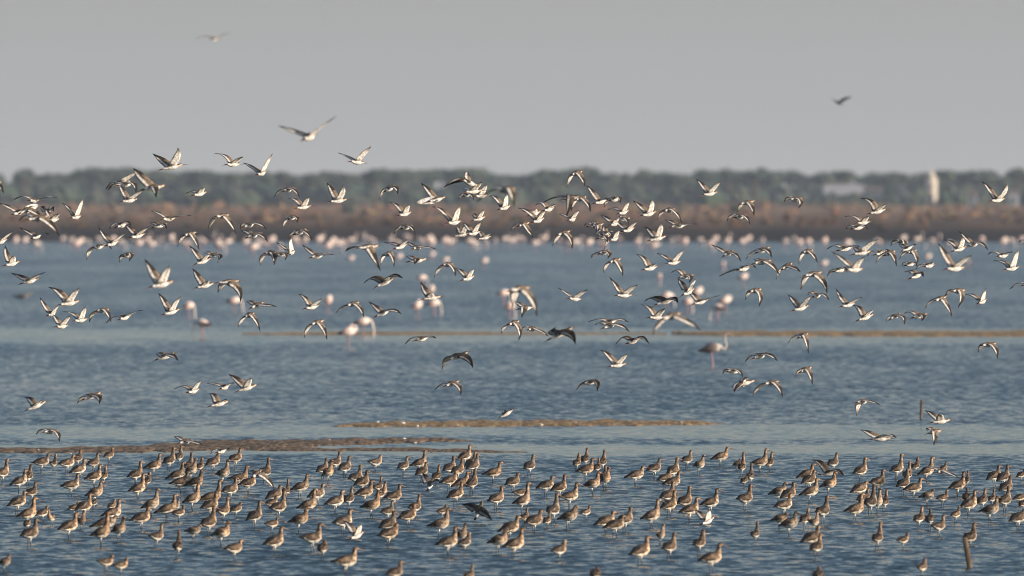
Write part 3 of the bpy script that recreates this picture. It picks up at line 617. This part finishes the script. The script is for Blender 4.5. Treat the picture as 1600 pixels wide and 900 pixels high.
FLY = {
(0, 225, 7.965): """-10 480 -150 560 55 610 -220 640;460 700 360 705 720 665 165 695;290 830 150 880 490 765 -20 740;390 790 230 870 560 980 490 765;620 800 560 900 675 845 500 780 n 680 770;
1590 470 1390 510 1750 335 1310 565;1640 490 1450 520 1700 610 1335 575 n 1700 460;1680 690 1500 720 1800 570 1465 490""",
(200, 225, 7.965): """420 525 160 570 360 670 60 305 f 150 370;650 265 395 320 625 45 305 120 n 650 150 f 450 200;1370 250 1210 255 1435 160 1075 120 f 1240 130;950 605 800 640 945 545 710 615 f 830 570;1700 350 1600 385 1800 120 1430 235""",
(400, 225, 7.965): """1320 230 1160 215 1435 30 1020 110 f 1170 160;445 555 330 590 550 670 225 655;655 775 485 800 660 655 390 685 f 510 670;1100 695 900 720 1085 515 880 485 n 1100 600 f 960 560""",
(600, 225, 7.965): """110 530 0 590 175 630 -60 690 n 170 515;315 855 170 890 305 755 70 730 f 180 745;730 670 540 720 385 745 460 490 n 480 700;1130 510 960 440 745 540 1040 350;1190 580 990 600 1220 470 980 560;
1260 640 1120 650 1275 500 1100 560;1070 620 980 650 1120 700 920 690;1550 775 1420 815 1520 620 1310 650 f 1400 640;1600 560 1450 590 1620 780 1150 725""",
(800, 225, 7.965): """850 350 730 390 905 530 680 550 n 890 420 f 740 380;800 660 620 690 680 900 400 720 n 730 730 f 560 640 dark;900 665 780 700 975 840 735 840 n 950 720 f 790 680;1160 700 1010 740 1195 695 930 520;
1320 680 1200 700 1345 740 1145 790 n 1350 645;1430 835 1310 870 1450 715 1190 820 f 1300 780;500 800 380 830 540 755 290 760 f 400 700""",
(1000, 225, 7.965): """175 850 5 895 130 690 -85 708 n 165 760 f 20 760;935 605 765 635 1000 465 705 440 f 790 500;1400 715 1230 750 1415 890 1215 850 n 1410 770""",
(1200, 225, 7.965): """400 680 260 695 375 800 205 720 n 440 700;1440 820 1240 870 1470 745 1155 680 f 1320 690""",
(1400, 225, 7.965): """1330 685 1160 712 1380 480 1070 465 n 1370 600 f 1180 550""",
(0, 325, 7.965): """560 110 320 150 745 345 230 155;710 140 580 155 745 70 560 20;985 105 880 125 1040 -127 770 -57 f 880 0;500 330 390 385 620 325 240 245 f 390 310;60 400 -60 440 175 290 -150 300;210 675 50 715 170 600 60 470 f 90 580;
1450 420 1320 470 1580 310 1220 240 f 1320 360;1270 480 1150 490 1400 515 1070 650 f 1110 510;1560 195 1440 240 1640 230 1350 265;1640 575 1520 600 1615 660 1475 680 n 1665 560""",
(200, 325, 7.965): """180 330 20 370 260 240 -40 210;560 130 415 140 790 95 280 35;460 205 300 245 490 260 270 185;1230 90 1080 110 1350 325 990 285 n 1280 150 f 1060 120;820 310 690 345 890 520 610 480 n 845 370;1000 640 830 700 1030 560 760 470 f 860 550;
1100 570 1000 620 1115 680 930 580 n 1195 575;1560 195 1430 240 1730 265 1390 260;1620 320 1470 370 1745 420 1410 280""",
(400, 325, 7.965): """480 105 400 140 515 185 330 250 n 525 100 f 370 140;600 275 470 330 700 400 400 380;465 540 395 565 435 340 250 430 n 425 440 f 370 490;230 555 100 570 230 710 50 715 n 245 590 f 80 580;370 565 250 600 370 650 245 600 n 390 560;
830 580 670 620 975 575 575 460 n 870 580 f 690 540;1490 475 1240 500 1550 780 1110 540 n 1460 540 f 1210 470;1680 560 1590 590 1720 740 1540 730 n 1715 590""",
(600, 325, 7.965): """930 170 775 190 940 -35 600 -15 f 730 5;1240 115 1090 160 1245 20 1110 70;320 225 210 260 395 330 125 320;1060 320 850 355 1030 200 905 310 f 930 190;1170 300 1030 330 1200 170 990 185;1310 360 1155 390 1330 310 1170 270;
260 460 120 510 310 395 0 435 f 140 430;460 480 350 510 665 515 280 420 n 520 480 f 370 460;500 640 280 670 380 700 270 600 n 440 620;840 700 720 715 890 850 620 870 n 880 730 f 700 720;1100 855 960 900 1110 755 890 760 f 980 770""",
(800, 325, 7.965): """375 135 245 180 410 30 70 0 f 210 20;330 50 190 100 270 30 125 35;780 130 690 150 830 30 590 75;190 190 70 230 265 370 -20 290 n 220 280;700 295 550 340 745 510 500 480 n 755 360 f 580 340;1090 200 920 230 1060 300 900 220;
1120 200 1010 240 1040 330 1000 210 n 1100 270;1310 180 1210 215 1300 140 1115 95;1450 130 1290 150 1450 210 1400 120;1500 255 1360 295 1555 170 1290 150 f 1370 220;1230 300 1100 330 1250 370 1160 230;1200 350 1050 380 1190 430 1080 310;1310 370 1210 400 1320 280 1150 510;
1190 540 1070 570 1190 630 990 620 n 1235 550 f 1040 550;1330 640 1200 680 1380 850 1145 810 n 1360 720 f 1180 680""",
(1000, 325, 7.965): """410 15 290 40 520 185 215 150;1290 95 1170 120 1370 210 1085 160;560 210 360 240 710 200 310 150 n 580 200;295 360 90 410 245 190 65 235 n 275 250;480 670 320 695 545 515 215 565 f 330 600;190 735 25 770 190 700 -45 580 f 80 610;
1140 545 1030 600 1255 665 890 455 f 1030 520;1590 500 1430 560 1640 620 1320 640;1340 750 1200 770 1440 750 985 850 f 1150 770;1600 660 1400 690 1735 835 1440 640;640 840 470 870 610 930 390 805 n 660 840 f 500 745""",
(1200, 325, 7.965): """1245 175 1090 190 1240 100 960 105 f 1110 90;1180 235 1020 260 1235 270 975 265;540 530 420 560 610 680 385 705 n 570 570;280 700 160 770 400 795 105 890 n 330 730;1030 490 850 530 1140 480 735 515;1150 760 960 770 1200 600 790 545 n 1130 660 f 960 640;
960 760 800 790 980 800 740 850;1250 545 1040 580 1370 385 1070 490;1460 550 1320 580 1500 560 1240 600;1560 545 1430 590 1593 720 1345 690""",
(1400, 325, 7.965): """130 430 20 425 100 500 -60 470;200 480 60 540 245 455 40 450;240 530 130 560 250 700 50 640 n 270 610;230 690 100 715 260 730 80 720;460 710 340 730 430 690 250 770;320 815 160 880 335 855 110 800 f 220 760;
855 490 690 540 805 360 600 400 n 840 410 f 720 410;1020 435 880 475 1135 520 790 290 f 900 380;820 745 600 760 935 585 530 440 f 610 550;1380 590 1250 600 1450 550 1150 580;1510 740 1340 770 1515 510 1215 660 f 1360 650;1680 420 1590 440 1720 470 1540 425""",
(0, 425, 7.965): """455 90 250 145 565 5 135 15 f 290 60;950 370 720 410 1000 190 600 190 n 930 270 f 770 235;680 500 590 545 735 420 490 320 f 560 410;820 670 690 680 885 540 650 530;1060 590 910 610 1070 425 780 495 f 940 510;
1330 470 1190 490 1390 620 1105 625 f 1150 500;1600 550 1480 590 1780 475 1310 640""",
(200, 425, 7.965): """520 130 260 190 520 -85 205 -160 f 320 -20;1040 150 830 200 1000 110 800 -40 f 880 40;610 475 430 530 660 300 375 265 n 600 380 f 470 360;1350 115 1090 135 1400 370 1110 260 n 1425 190 f 1180 140;1550 520 1440 560 1650 740 1370 690 f 1420 580;1660 390 1520 450 1855 430 1470 365 n 1730 405""",
(400, 425, 7.965): """755 425 600 455 825 330 525 275 f 640 315;1260 385 1120 420 1345 565 990 510 n 1315 430 f 1100 410;1650 480 1480 555 1810 520 1400 370 f 1530 450;820 610 670 655 885 840 600 820 n 860 690 f 640 680;1685 90 1480 190 1830 75 1340 140 n 1700 0 f 1470 30 dark""",
(600, 425, 7.965): """680 310 460 340 520 310 455 125 f 520 220;530 820 380 850 650 825 260 900 n 590 790;1660 620 1540 660 1675 850 1460 765 n 1720 710 f 1500 670""",
(800, 425, 7.965): """180 200 -50 230 310 555 0 470 n 290 310;240 440 60 460 120 570 20 370;835 340 690 325 945 215 575 200 f 700 270;1465 290 1280 290 1565 155 1215 65 f 1330 190;290 700 190 720 450 800 110 740 n 380 730;720 710 430 850 790 900 550 685 n 760 720 f 480 740 dark;
1280 610 1130 640 1455 625 950 620 n 1330 565 f 1110 570;1280 650 1120 700 1460 745 1030 665;1560 840 1420 890 1703 890 1295 900 n 1620 770 f 1400 770 dark""",
(1000, 425, 7.965): """410 340 180 410 470 385 55 365 n 440 290 f 180 290 dark;650 220 520 290 690 80 480 90;820 355 650 400 990 290 620 250 n 840 335;290 565 90 565 305 450 15 410 f 150 430;470 525 250 590 760 725 160 780 n 590 590 f 260 610;1490 220 1350 250 1475 430 1315 350 n 1530 280""",
(1200, 425, 7.965): """480 430 300 480 530 290 255 285 f 340 350;650 280 550 310 755 350 500 290 n 700 260;1060 395 900 430 1170 315 855 215 f 920 320;1285 540 1100 605 1305 465 1060 420 f 1170 430;640 10 430 50 735 270 410 225 n 710 80 f 480 40;480 775 370 820 500 1010 250 890;1630 530 1510 590 1690 650 1475 620 n 1710 530""",
(1400, 425, 7.965): """360 530 190 570 310 610 105 520 n 370 530 f 200 470;610 310 470 360 695 560 365 450 n 650 400;840 230 680 240 765 440 615 310 n 850 290;1110 350 1010 390 1120 200 860 290 n 1080 280 f 960 260;1700 140 1560 170 1750 120 1425 215""",
(0, 530, 5.993): """405 595 235 670 405 570 225 550 f 300 550;920 510 760 570 935 605 715 605 n 960 520;1610 140 1450 195 1675 200 1460 135;520 860 400 870 560 960 330 895 n 560 860""",
(267, 530, 5.993): """245 475 150 500 280 385 25 470 f 140 420;530 440 460 465 600 410 330 415;780 435 610 490 750 360 540 330;515 590 350 630 530 565 355 515 f 420 510""",
(534, 530, 5.993): """1160 130 990 200 1230 270 935 290 n 1200 150 f 990 150 dark;1080 400 960 440 1115 520 870 475 n 1120 430 f 950 400;1590 670 1470 740 1600 655 1520 690""",
(800, 530, 5.993): """1045 235 900 255 1085 130 830 105 f 910 130;790 390 660 420 795 485 605 475 n 820 380 f 680 390 dark""",
(1067, 530, 5.993): """780 140 650 180 885 205 585 215;530 300 400 300 560 355 375 325;650 395 470 430 480 495 590 360 n 500 430;880 400 750 420 930 540 655 535 n 910 430 f 710 430;1190 270 1090 310 1210 425 1060 355 n 1200 310""",
(1333, 530, 5.993): """1320 45 1190 60 1345 180 1175 125 n 1350 70;130 580 20 595 250 615 35 720 n 160 570;890 760 720 780 800 700 680 670;330 930 150 935 400 920 70 850 f 150 865;810 860 690 880 750 990 700 860 n 775 900""",
(200, 20, 4.444): """1285 850 1215 880 1445 720 1045 785 n 1320 805 f 1150 815""",
(200, 680, 7.965): """780 70 620 100 950 125 570 20 n 830 75;1200 190 1100 215 1270 165 1020 240;1640 450 1540 530 1825 690 1500 460 n 1770 540""",
(600, 680, 7.965): """600 560 540 690 690 560 480 480""",
(600, 787, 7.965): """1215 0 1130 200 1345 200 970 20 n 1250 80 f 1100 10 dark""",
(400, 787, 7.965): """1310 370 1160 440 1300 250 1080 220 f 1190 260""",
(1000, 787, 7.965): """900 185 750 260 840 80 690 85""",
(1200, 680, 7.965): """850 460 620 490 940 505 530 310 n 870 400 f 680 320 dark""",
(1400, 680, 7.965): """620 440 500 460 790 540 370 400 n 680 470""",
}
q = 0
for (x0, y0, sc_), txt in FLY.items():
    for row in txt.replace("\n", "").split(";"):
        t = row.split(); v = [float(a) for a in t[:8]]; opt = {}; i = 8
        P2 = lambda a, b: (x0+a/sc_, y0+b/sc_)
        while i < len(t):
            if t[i] == 'dark': opt['dark'] = 1; i += 1
            else: opt[t[i]] = P2(float(t[i+1]), float(t[i+2])); i += 3
        pts = [P2(v[0], v[1]), P2(v[2], v[3]), P2(v[4], v[5]), P2(v[6], v[7])]
        q += 1; o, (nz, fz) = flyer(pts, opt, q+300)
        cx, cy = (pts[0][0]+pts[1][0])/2, (pts[0][1]+pts[1][1])/2
        wingp = ("wings in a V" if nz > .07 and fz > .07 else "wings arched down" if nz < -.03 and fz < -.03 else "one wing raised" if nz*fz < -.004 else "wings spread level")
        if cy > 690: back = "amid standing flock"
        elif cy > 640: back = "low by sandbars"
        elif cy > 530: back = "over the open water"
        elif cy > 440: back = "over the flamingo shallows"
        elif cy > 385: back = "against the far water"
        elif cy > 350: back = "before the flamingo row"
        elif cy > 318: back = "against the brown marsh"
        elif cy > 272: back = "against the pine wood"
        else: back = "against the grey sky"
        tag(o, None, "wader", "waders flying in the loose flock"); FL.append((o, cx, back, ("dark " if 'dark' in opt else "") + "wader, " + wingp))
place_labels(FL, "%s, %s %s, %s")

# two blurred birds far off in the sky
def sky_bird(pts, opt, s, lab, light, seed):
    o, _ = flyer(pts, opt, seed, W=.62, name="distant_gull", light=light, smin=s); tag(o, lab, "gull"); return o
g = lambda a, b: (200+a/4.444, 20+b/4.444)
sky_bird([g(622, 182), g(570, 192), g(715, 138), g(470, 182)], {}, 48, "pale gull gliding highest in the sky at upper left", False, 901)
g = lambda a, b: (1240+a/10, 100+b/10)
sky_bird([g(655, 595), g(785, 650), g(920, 520), g(585, 548)], {'n': g(780, 525), 'dark': 1}, 48, "dark gull gliding leftward alone in the sky at upper right", False, 902)

# ------------------------------------------------------------ flamingos
PINKW = (.90, .76, .69); PINK = (.72, .42, .36); FGREY = (.17, .13, .13); FLEG = (.42, .26, .28)
def flamingo_mesh(kind, seed, grey=False):
    """kind: 0 head down feeding, 1 neck up in an S, 2 asleep, head on back. Faces +X; z=0 water"""
    rnd = random.Random(seed); mb = MB(); n = 10
    body = [(-.33, .72, .015, .01), (-.24, .75, .06, .05), (-.12, .80, .12, .12), (.0, .83, .14, .15), (.11, .84, .125, .145), (.19, .85, .085, .10), (.235, .87, .05, .055)]
    if kind == 0: neck = [(.29, .85, .04, .04), (.36, .70, .03, .03), (.39, .5, .026, .026), (.40, .3, .024, .024), (.37, .14, .028, .03), (.33, .07, .034, .034), (.29, .0, .02, .02)]
    elif kind == 1: neck = [(.30, .80, .045, .045), (.37, .80, .038, .038), (.40, .90, .032, .032), (.36, 1.03, .027, .027), (.36, 1.16, .027, .027), (.41, 1.24, .036, .036), (.48, 1.21, .026, .028), (.51, 1.13, .012, .015)]
    else: neck = [(.27, .90, .05, .05), (.24, 1.0, .04, .04), (.15, 1.03, .035, .035), (.06, 1.00, .034, .036), (-.02, .97, .02, .02)]
    sp = body + neck; pts = [Vector((a, 0, z)) for a, z, _, _ in sp]; rings = []; cols = []
    for i, (a, z, ra, rb) in enumerate(sp):
        t = (pts[min(i+1, len(pts)-1)]-pts[max(i-1, 0)]).normalized(); sd = Vector((0, 1, 0)); nr = t.cross(sd)
        rings.append([pts[i] + sd*math.cos(6.2832*j/n)*ra + nr*math.sin(6.2832*j/n)*rb for j in range(n)])
        for j in range(n):
            c = PINKW if i > 1 else PINK
            if grey: c = (.22, .19, .18) if i < 5 else (.55, .50, .46) if i < 12 else (.38, .26, .24)
            if i == len(sp)-1: c = BLACK
            q = rnd.uniform(.88, 1.08); cols.append(tuple(x*q for x in c))
    mb.rings(rings, cols)
    for sd in (1, -1):   # folded wing, pink and grey
        wr = []; wc = []
        for (x, off, z, a, b) in ((.14, .10, .88, .03, .05), (.04, .125, .87, .035, .09), (-.10, .115, .84, .03, .085), (-.24, .07, .79, .02, .05), (-.38, .03, .74, .008, .02)):
            for j in range(6):
                an = 6.2832*j/6; wr.append(Vector((x, sd*off + math.cos(an)*a, z + math.sin(an)*b)))
                wc.append((.17, .14, .135) if grey else PINKW if x > 0 else (mix(PINK, PINKW, .4) if x > -.2 else (BLACK if x < -.3 else (.09, .06, .06))))
        mb.rings([wr[i*6:(i+1)*6] for i in range(5)], wc)
    for sd in (1, -1):
        k = rnd.uniform(-.08, .08); mb.tube([(.0, sd*.05, .72), (.02+k*.3, sd*.055, .40), (.0+k, sd*.06, -.15)], [.026, .015, .013], FLEG, 6)
    return mb
fmesh = {}
for kd in range(3):
    for vv in range(2): fmesh[(kd, vv)] = flamingo_mesh(kd, kd*5+vv)
fmesh[(1, 2)] = flamingo_mesh(1, 77, True)
fprotos = {}
def flamingo(px, pbody, kind, yaw, lab, vv=0, grp=None, grey=False, sz=1.0):
    if (kind, vv) not in fprotos:
        o = fmesh[(kind, vv)].build("flamingo", feather_far); fprotos[(kind, vv)] = o
    else: o = fprotos[(kind, vv)].copy(); C.objects.link(o)
    s = (pbody-YH)/(HC-.52*sz); D = FPX/s
    o.location = ((px-800)/s, D, -.28*sz); o.rotation_euler = (0, 0, yaw); o.scale = (sz, sz, sz)
    tag(o, lab, "flamingo", grp); return o
feather_far = attr_mat("flamingo_plumage", 12, .85, 1.1, .8)
fr = random.Random(5)
FAR = """24 376;38 376;56 381;97 374;110 376;120 381;126 377;137 379;153 374;176 373;188 379;209 376;217 380;230 375;236 382;252 376;267 371;270 378;290 382;295 378;310 376;318 378;334 369;340 379;343 384;355 378;383 378;396 386;399 380;
406 378;415 382;424 375;436 385;460 373;465 379;477 375;498 374;504 372;513 384;519 377;527 381;538 380;548 375;568 374;578 374;583 377;611 376;621 380;638 372;660 377;670 373;675 379;695 376;703 379;709 376;733 377;740 380;758 377;773 377;788 374;798 376;
806 375;816 374;835 380;850 372;874 378;888 382;898 378;909 373;920 379;937 381;944 379;968 374;996 377;1011 378;1022 383;1049 376;1060 374;1070 378;1093 375;1110 381;1116 374;1136 376;1159 378;1169 373;1190 377;1226 378;1240 374;1249 378;1263 377;1288 377;1324 379;1374 379;
1410 373;1432 374;1457 377;1467 370;1482 381;1534 373;1568 377;1579 376;1596 374"""
for i, e in enumerate(FAR.replace("\n", "").split(";")):
    px, py = [float(a) for a in e.split()]
    kd = fr.choice([0, 0, 1, 2, 2]); yaw = fr.choice([0, 0, .5, -.5, 1.0, 3.14, 2.6, -1.2])
    o = flamingo(px, py, kd, yaw, "flamingo", fr.randint(0, 1), "flamingos in the far row by the bank", sz=fr.uniform(1.3, 1.5)); GL.append((o, px, "far row by bank", "blurred pale pink flamingo"))
place_labels(GL, "%s, %s in %s, %s")
MID = [(548, 404, 2, 0, "blurred pale flamingo alone in the far water, left of the centre"), (624, 401, 2, .6, "left one of two pale flamingos standing behind the long winged wader pair"), (675, 398, 2, .3, "round pale flamingo just above a wader trailing its wings"),
 (696, 407, 2, .2, "blurred pale flamingo right above the arch winged wader"), (757, 408, 2, .4, "lone round flamingo in the open water left of centre, legs visible"), (659, 434, 0, .5, "small pink flamingo behind the raised wing of a dark backed wader"),
 (1030, 432, 0, 1.4, "slim pale flamingo end on, left of the twisting waders"), (1130, 412, 0, 1.3, "pale flamingo below the wader crossing the far water at right"), (1161, 433, 2, .2, "pinkish flamingo under the low gliding wader at right"),
 (1287, 412, 2, .1, "round pink flamingo between two arched waders at right"), (1513, 411, 2, 2.8, "pink flamingo near the right edge behind a raised wing"), (1450, 401, 2, .3, "faint pale flamingo near the right, beyond the waders"),
 (295, 478, 0, .9, "grey white flamingo feeding, head down, left of centre"), (366, 470, 0, .3, "flamingo with dark rear and white neck lowered, under the big arched wader"), (316, 506, 0, 2.6, "grey pink flamingo bending low to feed at left, nearest on that side"),
 (513, 470, 2, 1.1, "round headed pale flamingo with long pink legs near centre left"), (544, 519, 2, .15, "largest white flamingo with a pink flank at the far strip, front of the pair"), (567, 503, 0, .1, "white flamingo behind the front one of the pair at the far strip"),
 (652, 478, 2, .9, "pale flamingo, leftmost of the three beside the dark backed wader"), (674, 453, 2, 1.2, "upper flamingo of the cluster behind the dark backed wader"), (678, 474, 0, .6, "white flamingo of the cluster right below the dark backed wader"),
 (787, 458, 0, .5, "pale flamingo behind the left wing of the great arched wader"), (797, 478, 0, 1.0, "pink flamingo low behind the folded wader left of centre"), (1042, 462, 0, .4, "pale flamingo behind the black and white wader"),
 (1075, 471, 0, 1.0, "pink flamingo below the twisting waders"), (1090, 456, 2, .5, "round pale flamingo right of the twisting waders"), (1133, 470, 2, .3, "bright round flamingo standing with a pinkish neighbour's legs below it"), (1122, 481, 0, 2.5, "pinkish flamingo feeding beside the bright round one")]
for i, (px, py, kd, yaw, lb) in enumerate(MID): flamingo(px, py, kd, yaw, lb, i % 2, "flamingos scattered in the shallows", sz=.85)
flamingo(1112, 545, 1, .0, "grey young flamingo striding right with a curved neck, over the open water", 2, "flamingos scattered in the shallows", sz=.9)

# ------------------------------------------------------------ a duck and two posts
mb = MB(); s = (463-YH)/(HC-.08); D = FPX/s
sp = [(-.30, .12, .01, .01), (-.22, .10, .06, .04), (-.08, .07, .10, .08), (.06, .07, .10, .085), (.16, .10, .06, .06), (.20, .17, .035, .035), (.23, .22, .04, .04), (.28, .215, .03, .025), (.34, .20, .012, .008)]
rings = []; cols = []
for i, (a, z, ra, rb) in enumerate(sp):
    rings.append([Vector((a, math.cos(6.2832*j/10)*ra, z + math.sin(6.2832*j/10)*rb)) for j in range(10)])
    cols += [(.03, .028, .028) if i < 4 else (.40, .28, .18)]*10
mb.rings(rings, cols); o = mb.build("duck", feather_far); o.location = ((34-800)/s, D, 0); o.scale = (1.4, 1.2, 1)
tag(o, "dark duck with a paler head floating alone in the far water at left", "duck")
wood = noisy("weathered_wood", (.07, .045, .03), (.22, .16, .11), (22, 22, 4), 1, 5, bump=.01)
def post(px0, py0, px1, py1, r, lab, s=None, capd=.0):
    s = s or (py1-YH)/HC; D = FPX/s
    a = Vector(((px1-800)/s, D, -.06)); b = Vector(((px0-800)/s, D, HC+(YH-py0)/s))
    t = empty("wooden_post", a); tag(t, lab, "post"); m = MB(); d = b-a
    m.tube([d*0, d*.35, d*.7, d], [r, r*.98, r*.94, r*.9], (1, 1, 1), 9); m.build("shaft", wood, t, smooth=False)
    m = MB(); e = d.normalized(); m.tube([d+e*.001, d+e*.006, d+e*.010], [r*.9, r*.86, r*.5], (1, 1, 1), 9); m.build("weathered_top", wood, t, smooth=False)
post(1507.5, 841, 1517, 887, .030, "leaning weathered post in the shallows at lower right, a wader perched on it")
post(1440, 625, 1438.8, 654, .026, "short upright pale post standing alone in the water at right")
post(667, 330, 661, 360, .14, "blurred pale leaning stake on the far bank, under a gliding wader", s=FPX/1260.)

# ------------------------------------------------------------ haze
mb = MB(); mb.box(-1500, 1500, -40, 4200, -1.6, 60)
hz = mb.build("haze", None if False else bpy.data.materials.new("haze_air"), smooth=False)
hm = hz.data.materials[0]; hm.use_nodes = True; hn = hm.node_tree; hn.nodes.clear()
out = hn.nodes.new("ShaderNodeOutputMaterial"); pv = hn.nodes.new("ShaderNodeVolumePrincipled")
pv.inputs["Color"].default_value = (.66, .80, 1.0, 1); pv.inputs["Density"].default_value = 0.00009; pv.inputs["Anisotropy"].default_value = .0
hn.links.new(pv.outputs[0], out.inputs["Volume"])
tag(hz, "thin pale haze lying over the whole lagoon", "haze", None, "stuff")
